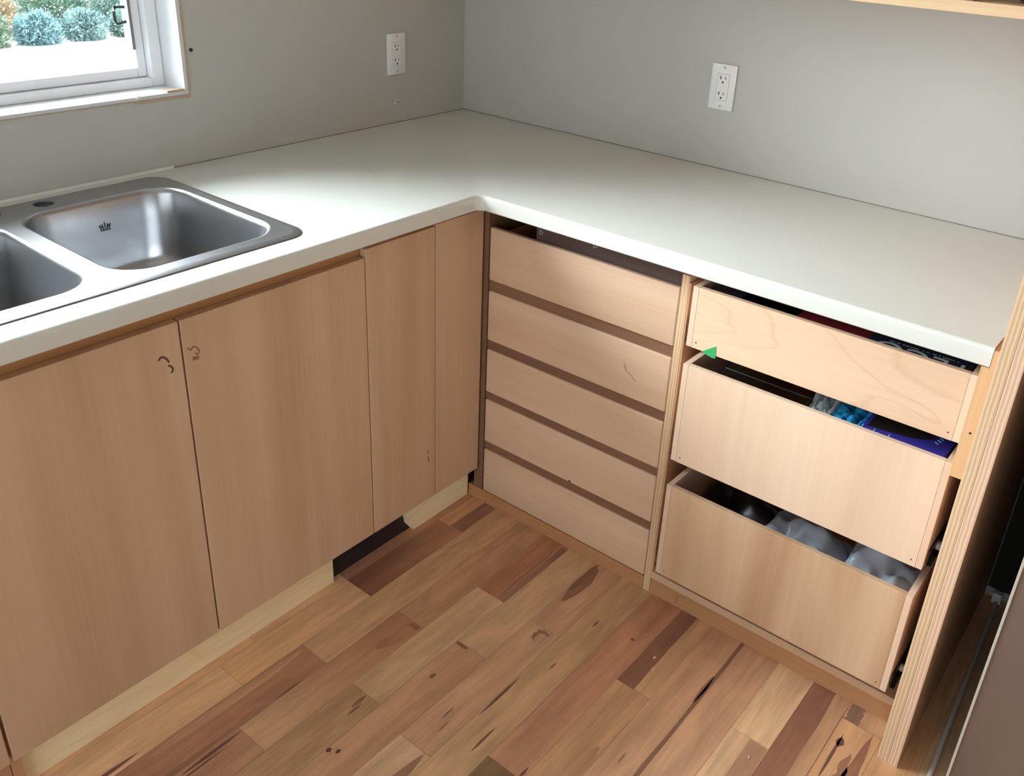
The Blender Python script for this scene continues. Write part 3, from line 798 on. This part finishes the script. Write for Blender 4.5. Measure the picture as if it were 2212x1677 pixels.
bm = bm_new(); box(bm, XF-0.0005, XF+0.018, -0.5600, -1.1420, 0.0, 0.0385, 0.0008); obj('plinth', bm, M_PLINTH, c4)
for i, (z0, z1) in enumerate(ZD):
    bm = bm_new()
    box(bm, XF, XF+0.015, YD0, YD1, z0, z1, 0.0035, 3)
    d = obj('drawer', bm, M_DRAWER, c4, smooth=True)
    bm = bm_new()
    ya, yb_, zi = YD0-0.014, YD1+0.006, z0+0.012
    box(bm, XF+0.015, -0.08, ya, ya-0.010, zi, z1-0.02); box(bm, XF+0.015, -0.08, yb_, yb_+0.010, zi, z1-0.02)
    box(bm, -0.09, -0.08, ya-0.010, yb_+0.010, zi, z1-0.02); box(bm, XF+0.015, -0.08, ya-0.010, yb_+0.010, zi, zi+0.006)
    obj('drawer_tray', bm, M_CARC, d)
    if i == 1:
        bm = bm_new(); pts = [(-1.025, 0.590), (-1.030, 0.575), (-1.045, 0.568), (-1.058, 0.556)]
        for p, s in zip(pts, pts[1:]): tube(bm, [(XF-0.0002, p[0], p[1]), (XF-0.0002, s[0], s[1])], 0.0008, 5)
        obj('grain_crack', bm, M_KNOTL, d)
    if i == 3:
        bm = bm_new(); disc(bm, (XF-0.0004, -0.90, 0.206), (1, 0, 0), 0.004, 0.001, 10); obj('knot', bm, M_KNOT, d)

# ------------------------------------------------------------------ wide cabinet with three open drawer boxes
c5 = thing('drawer_cabinet', (-0.30, (YB+YC)/2, 0), 'wide cabinet with three deep plywood drawer boxes without fronts', 'drawer cabinet')
bm = bm_new(); box(bm, XF, -0.02, YB-0.0008, YB-0.0045, 0.067, 0.83); obj('side_panel', bm, M_CARC, c5)
bm = bm_new(); box(bm, XF-0.002, -0.02, YB-0.001, YC, 0.0465, 0.067, 0.0008); obj('bottom_panel', bm, M_PLYH, c5)
bm = bm_new(); box(bm, XF, XF+0.018, YB-0.001, YC, 0.0, 0.0455, 0.0008); pl = obj('plinth', bm, M_PLINTH, c5)
bm = bm_new()
for dz in (0.012, 0.02, 0.028): disc(bm, (XF-0.0004, -1.235-dz*0.1, dz), (1, 0, 0), 0.0028, 0.0008, 8)
obj('pin_knot', bm, M_KNOTL, pl)
bm = bm_new(); box(bm, -0.6375, -0.575, -1.7440, -1.7680, 0.660, 0.8770); box(bm, -0.6375, -0.02, -1.7568, -1.7680, 0.8770, 0.9100); fs = obj('filler_strip', bm, M_FILL, c5)
bm = bm_new(); disc(bm, (-0.6378, -1.757, 0.752), (1, 0, 0), 0.0022, 0.0008, 8); obj('nail_hole', bm, M_BLACK, fs)
YL, YR = -1.1965, -1.7425
DR = [(0.716, 0.8495, M_BOXFIG), (0.434, 0.6735, M_BOX), (0.118, 0.3665, M_BOXDARK)]
T = 0.0125
XD = -0.620
for i, (z0, z1, mt) in enumerate(DR):
    bm = bm_new(); box(bm, XD, XD+T, YL-T-0.0003, YR+T+0.0003, z0, z1, 0.0006)
    d = obj('drawer', bm, mt, c5)
    for s, y0, y1 in ((0, YL, YL-T), (1, YR, YR+T)):
        bm = bm_new(); box(bm, XD, -0.10, y0, y1, z0+0.0005, z1, 0.0006); obj('drawer_side', bm, M_BOX, d)
    bm = bm_new(); box(bm, -0.10-T, -0.10, YL-T-0.0005, YR+T+0.0005, z0, z1-0.004); obj('drawer_back', bm, M_BOX, d)
    bm = bm_new(); box(bm, XD+T+0.0005, -0.10-T-0.0005, YL-T-0.0005, YR+T+0.0005, z0+0.008, z0+0.014); obj('drawer_bottom', bm, M_CARC, d)
    for yy_ in (YL-0.022, YR+0.022):
        bm = bm_new(); disc(bm, (XD-0.0004, yy_, z0+0.014), (1, 0, 0), 0.0018, 0.0008, 8); obj('nail_head', bm, M_KNOT, d)
    for s in (0, 1):
        bm = bm_new(); yo = (YL+0.0012, YL+0.026) if s == 0 else (YR-0.0012, YR-0.020)
        zc = z0+0.022
        y_in = yo[0]; sgn = 1 if s == 0 else -1
        box(bm, XD+0.014, -0.12, y_in, y_in+sgn*0.0022, zc-0.016, zc+0.016)
        box(bm, XD+0.014, -0.12, y_in, y_in+sgn*0.010, zc-0.018, zc-0.016)
        box(bm, XF+0.006, -0.12, y_in+sgn*0.012, y_in+sgn*0.0145, zc-0.019, zc+0.019)
        box(bm, XF+0.006, -0.12, y_in+sgn*0.004, y_in+sgn*0.0145, zc+0.017, zc+0.019)
        sl = obj('drawer_slide', bm, M_DARKMETAL, d)
        bm = bm_new(); disc(bm, (XF+0.016, y_in+sgn*0.003, zc), (0, sgn, 0), 0.009, 0.0075, 16); obj('slide_roller', bm, M_ROLLER, sl)

# green tape on the lower left of the top drawer box
bm = bm_new()
pts = [(-1.2345, 0.7160), (-1.2640, 0.7375), (-1.2665, 0.7110), (-1.2600, 0.7095), (-1.2420, 0.7130)]
f1 = [bm.verts.new((XD-0.0009, y, z)) for y, z in pts]; f2 = [bm.verts.new((XD-0.0002, y, z)) for y, z in pts]
bm.faces.new(f1); bm.faces.new(f2[::-1])
for k in range(5): bm.faces.new((f1[k], f1[(k+1) % 5], f2[(k+1) % 5], f2[k]))
tag(obj('tape_scrap', bm, M_GREEN, org=(XD, -1.25, 0.72)), 'small green triangle of tape on the lower edge of the top drawer box', 'tape')

# ------------------------------------------------------------------ contents of the top drawer box
def text_mesh(name, s, size, loc, rot, mat, par, ext=0.0003, clipx=None):
    cu = bpy.data.curves.new(name, 'FONT'); cu.body = s; cu.size = size; cu.extrude = ext; cu.align_x = 'LEFT'
    to = bpy.data.objects.new(name+'_tmp', cu); COL.objects.link(to)
    dg = bpy.context.evaluated_depsgraph_get(); dg.update()
    me = bpy.data.meshes.new_from_object(to.evaluated_get(dg))
    bpy.data.objects.remove(to)
    me.transform(Matrix.Translation(Vector(loc)-ORG[par.name]) @ rot)
    me.materials.clear(); me.materials.append(mat)
    if clipx is not None:
        b2 = bmesh.new(); b2.from_mesh(me)
        bmesh.ops.bisect_plane(b2, geom=b2.verts[:]+b2.edges[:]+b2.faces[:], plane_co=Vector((clipx, 0, 0))-ORG[par.name], plane_no=(-1, 0, 0), clear_outer=True)
        b2.to_mesh(me); b2.free()
    o = bpy.data.objects.new(name, me); COL.objects.link(o); o.parent = par; ORG[o.name] = ORG[par.name]
    return o
ZT = 0.8465
bm = bm_new(); box(bm, XD+T+0.002, -0.33, -1.545, YR+T+0.004, 0.735, ZT, 0.0015)
nb = tag(obj('game_box', bm, M_NAVY, org=(-0.48, -1.63, 0.735)), 'dark navy box with silver lettering in the top drawer, right end', 'box')
# lettering reads from the far side: rotate half a turn about z
rot = Matrix.Rotation(math.radians(90), 4, 'Z') @ Matrix.Scale(0.92, 4, (1, 0, 0))
text_mesh('lettering', 'TECO', 0.070, (-0.5880, -1.7300, ZT+0.0001), rot, M_TXT, nb, clipx=-0.6050)
bm = bm_new(); rs = random.Random(9); y = -1.700
while y < -1.575:
    wl = rs.uniform(0.0015, 0.003)
    if rs.random() > 0.14: box(bm, -0.582, -0.582+rs.uniform(0.0025, 0.004), y, y+wl, ZT, ZT+0.0003)
    y += wl+0.0012
obj('small_print', bm, M_TXT, nb)
bm = bm_new(); box(bm, XD+T+0.003, -0.36, -1.405, -1.5435, 0.735, ZT-0.004, 0.0015)
tag(obj('card_box', bm, M_RED, org=(-0.49, -1.47, 0.735)), 'dark red box beside the navy box in the top drawer', 'box')
bm = bm_new(); box(bm, XD+T+0.012, -0.40, -1.225, -1.290, 0.735, ZT-0.003, 0.002)
tag(obj('plastic_case', bm, M_INKY, org=(-0.5, -1.26, 0.735)), 'black plastic case at the left end of the top drawer', 'case')
bm = bm_new(); box(bm, XD+T+0.02, -0.40, -1.300, -1.400, 0.735, 0.800, 0.002)
tag(obj('plastic_case', bm, M_INKY, org=(-0.5, -1.35, 0.735)), 'low black case between the left case and the red box', 'case')

# ------------------------------------------------------------------ contents of the middle drawer box
bm = bm_new(); box(bm, XD+T+0.004, -0.30, -1.5655, -1.722, 0.455, 0.6620, 0.002)
pb = tag(obj('carton', bm, M_PURPLE, org=(-0.46, -1.64, 0.455)), 'blue violet carton with dark picture and pale marks in the middle drawer', 'carton')
bm = bm_new(); pts = [(-0.576, -1.575), (-0.572, -1.605), (-0.565, -1.645), (-0.556, -1.668), (-0.538, -1.688), (-0.50, -1.69), (-0.44, -1.685), (-0.44, -1.575)]
f1 = [bm.verts.new((x, y, 0.6626)) for x, y in pts]; f2 = [bm.verts.new((x, y, 0.6619)) for x, y in pts]
bm.faces.new(f1); bm.faces.new(f2[::-1])
for k in range(len(pts)): bm.faces.new((f1[k], f1[(k+1) % len(pts)], f2[(k+1) % len(pts)], f2[k]))
obj('dark_picture', bm, M_CHOC, pb)
bm = bm_new()
for y_, l_ in ((-1.5665, 0.018), (-1.590, 0.014), (-1.598, 0.004), (-1.618, 0.014)): box(bm, -0.590, -0.590+l_*0.8, y_, y_-0.0028, 0.6619, 0.6628)
for k in range(8):
    an = 0.5+k*0.16; px, py = -0.546+0.010*k, -1.692-0.0022*k
    tube(bm, [(px, py, 0.6624), (px-0.004, py-0.008, 0.6624)], 0.0008, 5)
obj('pale_print', bm, M_PALEBLUE, pb)
bm = bm_new(); N1 = 16
def crumple(bm, x0, x1, y0, y1, z, amp, sc, n=26, seed=0.0, dome=0.0, zbot=0.45):
    g = []
    for i in range(n+1):
        r_ = []
        for j in range(n+1):
            u, v = i/n, j/n; x = x0+(x1-x0)*u; y = y0+(y1-y0)*v
            h = amp*(abs(noise.noise(Vector((x*sc+seed, y*sc, seed))))*1.6+0.5*noise.noise(Vector((x*sc*2.3, y*sc*2.3, seed+5))))
            h += dome*(math.sin(math.pi*u)*math.sin(math.pi*v))**0.5
            r_.append(bm.verts.new((x, y, z+h)))
        g.append(r_)
    for i in range(n):
        for j in range(n): bm.faces.new((g[i][j], g[i+1][j], g[i+1][j+1], g[i][j+1]))
    rim = [g[i][0] for i in range(n+1)]+[g[n][j] for j in range(1, n+1)]+[g[i][n] for i in range(n-1, -1, -1)]+[g[0][j] for j in range(n-1, 0, -1)]
    cx_, cy_ = (x0+x1)/2, (y0+y1)/2
    low = [bm.verts.new((v.co.x+(cx_-v.co.x)*0.04, v.co.y+(cy_-v.co.y)*0.04, zbot)) for v in rim]
    m_ = len(rim)
    for k in range(m_): bm.faces.new((rim[k], rim[(k+1) % m_], low[(k+1) % m_], low[k]))
    bm.faces.new(low)
    return g
crumple(bm, XD+T+0.004, -0.40, -1.500, -1.5635, 0.646, 0.016, 40, seed=3.1, zbot=0.47)
o = tag(obj('plastic_packet', bm, M_CYAN, org=(-0.51, -1.53, 0.62), smooth=True), 'bright cyan packet left of the blue carton in the middle drawer', 'packet')
bm = bm_new(); crumple(bm, -0.57, -0.40, -1.450, -1.498, 0.640, 0.030, 55, seed=8.4, zbot=0.60)
o = tag(obj('clear_wrapper', bm, M_CLEAR, org=(-0.49, -1.47, 0.63)), 'crinkled clear plastic wrapper left of the cyan packet', 'wrapper')
bm = bm_new()
for k in range(9):
    y_ = -1.26-k*0.022
    tube(bm, [(-0.59, y_, 0.60), (-0.59, y_, 0.648), (-0.36, y_, 0.648)], 0.0013, 6)
for x_ in (-0.59, -0.53, -0.47): tube(bm, [(x_, -1.25, 0.649), (x_, -1.445, 0.649)], 0.0016, 6)
for z_ in (0.47, 0.55):
    tube(bm, [(-0.59, -1.25, z_), (-0.59, -1.445, z_)], 0.0016, 6)
for y_ in (-1.25, -1.445): tube(bm, [(-0.59, y_, 0.449), (-0.59, y_, 0.649), (-0.36, y_, 0.649)], 0.0018, 6)
tag(obj('wire_rack', bm, M_DARKMETAL, org=(-0.48, -1.35, 0.449)), 'dark wire rack lying in the left half of the middle drawer', 'rack')

# ------------------------------------------------------------------ contents of the bottom drawer box
bagdef = [(-0.604, -0.36, -1.585, -1.728, 0.300, 0.040, 14, 1.7, 0.035, 'pale blue translucent plastic bag at the right end of the bottom drawer'),
          (-0.604, -0.44, -1.400, -1.583, 0.270, 0.040, 14, 6.2, 0.060, 'grey crumpled plastic bag in the middle of the bottom drawer')]
for x0, x1, y0, y1, z, am, sc, sd, dm, lab in bagdef:
    bm = bm_new(); crumple(bm, x0, x1, y0, y1, z, am, sc, 34, sd, dm, zbot=0.14)
    o = tag(obj('plastic_bag', bm, M_BAG, org=((x0+x1)/2, (y0+y1)/2, z), smooth=True), lab, 'bag', 'bags in the bottom drawer')
bm = bm_new(); crumple(bm, -0.602, -0.30, -1.225, -1.395, 0.24, 0.04, 8, 26, 12.0, 0.02, zbot=0.14)
o = tag(obj('plastic_bag', bm, M_INKY, org=(-0.45, -1.31, 0.24), smooth=True), 'black plastic bag in the left half of the bottom drawer', 'bag', 'bags in the bottom drawer')

# ------------------------------------------------------------------ tall plywood end panel
bm = bm_new()
t = thing('end_panel', (-0.34, -1.79, 0), 'tall plywood end panel between the wide drawers and the fridge', 'panel')
bm = bm_new(); box(bm, -0.6695, -0.001, -1.7690, -1.7895, 0.0, 2.15, 0.0008); 
e1 = obj('inner_board', bm, M_CARC, t)
bm = bm_new(); box(bm, -0.6695, -0.001, -1.7900, -1.8090, 0.0, 2.15, 0.0008); e2 = obj('outer_board', bm, M_CARC, t)
bm = bm_new(); box(bm, -0.6715, -0.6696, -1.7690, -1.7895, 0.0, 2.15, 0.0004); obj('ply_edge', bm, M_PLYZ, t)
bm = bm_new(); box(bm, -0.6715, -0.6696, -1.7900, -1.8090, 0.0, 2.15, 0.0004); obj('ply_edge', bm, ply_edge('ply_edge_pink', 'y', (228, 190, 160)), t)

# ------------------------------------------------------------------ fridge and the tube beside it
fr = thing('fridge', (-0.35, -2.28, 0), 'grey brown fridge standing right of the plywood end panel', 'fridge')
bm = bm_new(); box(bm, -0.62, -0.05, -1.905, -2.66, 0.03, 1.75, 0.004); obj('body', bm, M_FRIDGE_BODY, fr)
bm = bm_new(); box(bm, -0.632, -0.6205, -1.915, -2.65, 0.07, 1.73); obj('gasket', bm, M_GASKET, fr)
bm = bm_new(); box(bm, -0.690, -0.633, -1.8975, -2.665, 0.05, 1.75, 0.004, 3); dd = obj('door', bm, M_FRIDGE, fr, smooth=True)
bm = bm_new(); box(bm, -0.6925, -0.686, -1.8945, -1.8995, 0.05, 1.75, 0.0012); obj('door_edge_highlight', bm, M_FRIDGE_EDGE, dd)
for x_, y_ in ((-0.58, -1.95), (-0.58, -2.62), (-0.1, -1.95), (-0.1, -2.62)):
    bm = bm_new(); disc(bm, (x_, y_, 0), (0, 0, 1), 0.02, 0.031, 14); obj('foot', bm, M_GASKET, fr)
oc = thing('gap_shade_cabinet', (-0.3, -2.24, 1.80), 'unseen plywood cabinet added above the fridge to darken the gap', 'cabinet')  # unseen, added to keep light out of the gap beside the fridge
bm = bm_new(); box(bm, -0.60, -0.002, -1.811, -2.68, 1.80, 2.35, 0.001); obj('body', bm, M_CARC, oc)
bm = bm_new(); box(bm, -0.618, -0.601, -1.812, -2.679, 1.802, 2.348, 0.001); obj('door', bm, M_DOOR, oc)
bm = bm_new(); box(bm, -0.006, -0.0005, -1.8105, -2.70, 0.03, 1.79); struct(obj('gap_shade_board', bm, plain('gap_shade_dark', (48, 44, 42), rough=0.9)), 'added dark board behind the fridge, coloured as the shade of the gap')  # board added over the wall, the gap's shade is put into its colour
cb = thing('water_tube', (-0.3, -1.855, 0), 'thin grey tube on the floor in the gap beside the fridge', 'tube')
bm = bm_new(); tube(bm, [(-0.80, -1.872, 0.0055), (-0.634, -1.866, 0.0055), (-0.30, -1.852, 0.0055), (-0.024, -1.841, 0.006)], 0.005, 10); obj('hose', bm, M_CABLE, cb, smooth=True)
bm = bm_new(); box(bm, -0.026, -0.0065, -1.828, -1.850, 0.0, 0.03, 0.003); obj('wall_connector', bm, M_WHITE, cb)

# ------------------------------------------------------------------ shelf on the right wall
bm = bm_new(); box(bm, -0.300, -0.001, -0.001, -1.768, 1.3870, 1.4085, 0.001)
tag(obj('wall_shelf', bm, M_SHELF, org=(-0.15, -0.88, 1.387)), 'pale plywood shelf along the right wall at the top of the photo', 'shelf')
bm = bm_new(); box(bm, -0.298, -0.12, -1.30, -1.512, 1.409, 1.49, 0.003)
tag(obj('box', bm, M_PINK, org=(-0.2, -1.42, 1.409)), 'pale pink box at the front edge of the wall shelf', 'box')
bm = bm_new(); rings = []
for rr_, zz in ((0.045, 1.409), (0.052, 1.412), (0.062, 1.43), (0.085, 1.47), (0.092, 1.50), (0.088, 1.50), (0.080, 1.47), (0.055, 1.425), (0.001, 1.422)):
    rings.append([Vector((-0.215+rr_*math.cos(2*math.pi*k/32), -1.625+rr_*math.sin(2*math.pi*k/32), zz)) for k in range(32)])
loft(bm, rings, cap0=True, cap1=True)
tag(obj('bowl', bm, M_MAROON, org=(-0.215, -1.625, 1.409), smooth=True), 'dark maroon bowl at the right end of the wall shelf', 'bowl')

# ------------------------------------------------------------------ wall outlets
def outlet(org, axis, label, lit):
    """axis 'y': on the window wall (faces -y); 'x': on the right wall (faces -x)"""
    ox, oy, oz = org
    t_ = thing('wall_outlet', org, label, 'outlet', 'wall outlets')
    def pb(u0, u1, z0, z1, d0, d1, bev=0.0):
        bm = bm_new()
        if axis == 'y': box(bm, ox+u0, ox+u1, -d1, -d0, oz+z0, oz+z1, bev)
        else: box(bm, -d1, -d0, oy-u1, oy-u0, oz+z0, oz+z1, bev)
        return bm
    def join(bm, u0, u1, z0, z1, d0, d1):
        if axis == 'y': box(bm, ox+u0, ox+u1, -d1, -d0, oz+z0, oz+z1)
        else: box(bm, -d1, -d0, oy-u1, oy-u0, oz+z0, oz+z1)
    obj('cover_plate', pb(-0.035, 0.035, -0.0573, 0.0573, 0.0002, 0.0062, 0.0028), M_OUTLET, t_, smooth=True)
    bm = bm_new()
    # thin shadow line round the receptacle
    for a0, a1, b0, b1 in ((-0.0172, -0.0166, -0.034, 0.034), (0.0166, 0.0172, -0.034, 0.034), (-0.0172, 0.0172, -0.034, -0.0334), (-0.0172, 0.0172, 0.0334, 0.034)):
        join(bm, a0, a1, b0, b1, 0.0058, 0.0064)
    obj('gap_line', bm, M_SCREW, t_)
    rc = obj('receptacle', pb(-0.0164, 0.0164, -0.0332, 0.0332, 0.0055, 0.0072, 0.0008), M_OUTLET, t_)
    bm = bm_new()
    for zc in (0.0195, -0.0195):
        join(bm, -0.0078, -0.0056, zc-0.0008, zc+0.0082, 0.0070, 0.0074)
        join(bm, -0.0102, -0.0078, zc+0.0024, zc+0.0044, 0.0070, 0.0074)
        join(bm, 0.0052, 0.0070, zc+0.0000, zc+0.0072, 0.0070, 0.0074)
        c = (ox, -0.0070, oz+zc-0.0072) if axis == 'y' else (-0.0070, oy, oz+zc-0.0072)
        disc(bm, c, (0, -1, 0) if axis == 'y' else (-1, 0, 0), 0.0027, 0.0004, 12)
    obj('socket_slots', bm, M_BLACK, rc)
    for zc in (0.0485, -0.0485):
        bm = bm_new(); c = (ox, -0.0060, oz+zc) if axis == 'y' else (-0.0060, oy, oz+zc)
        disc(bm, c, (0, -1, 0) if axis == 'y' else (-1, 0, 0), 0.0030, 0.0008, 12); obj('cover_screw', bm, M_SCREW, t_)
outlet((-0.2916, 0, 1.1113), 'y', 'white wall outlet on the window wall, left of the corner', 0)
outlet((0, -0.8942, 1.1231), 'x', 'white wall outlet on the right wall above the long counter', 1)
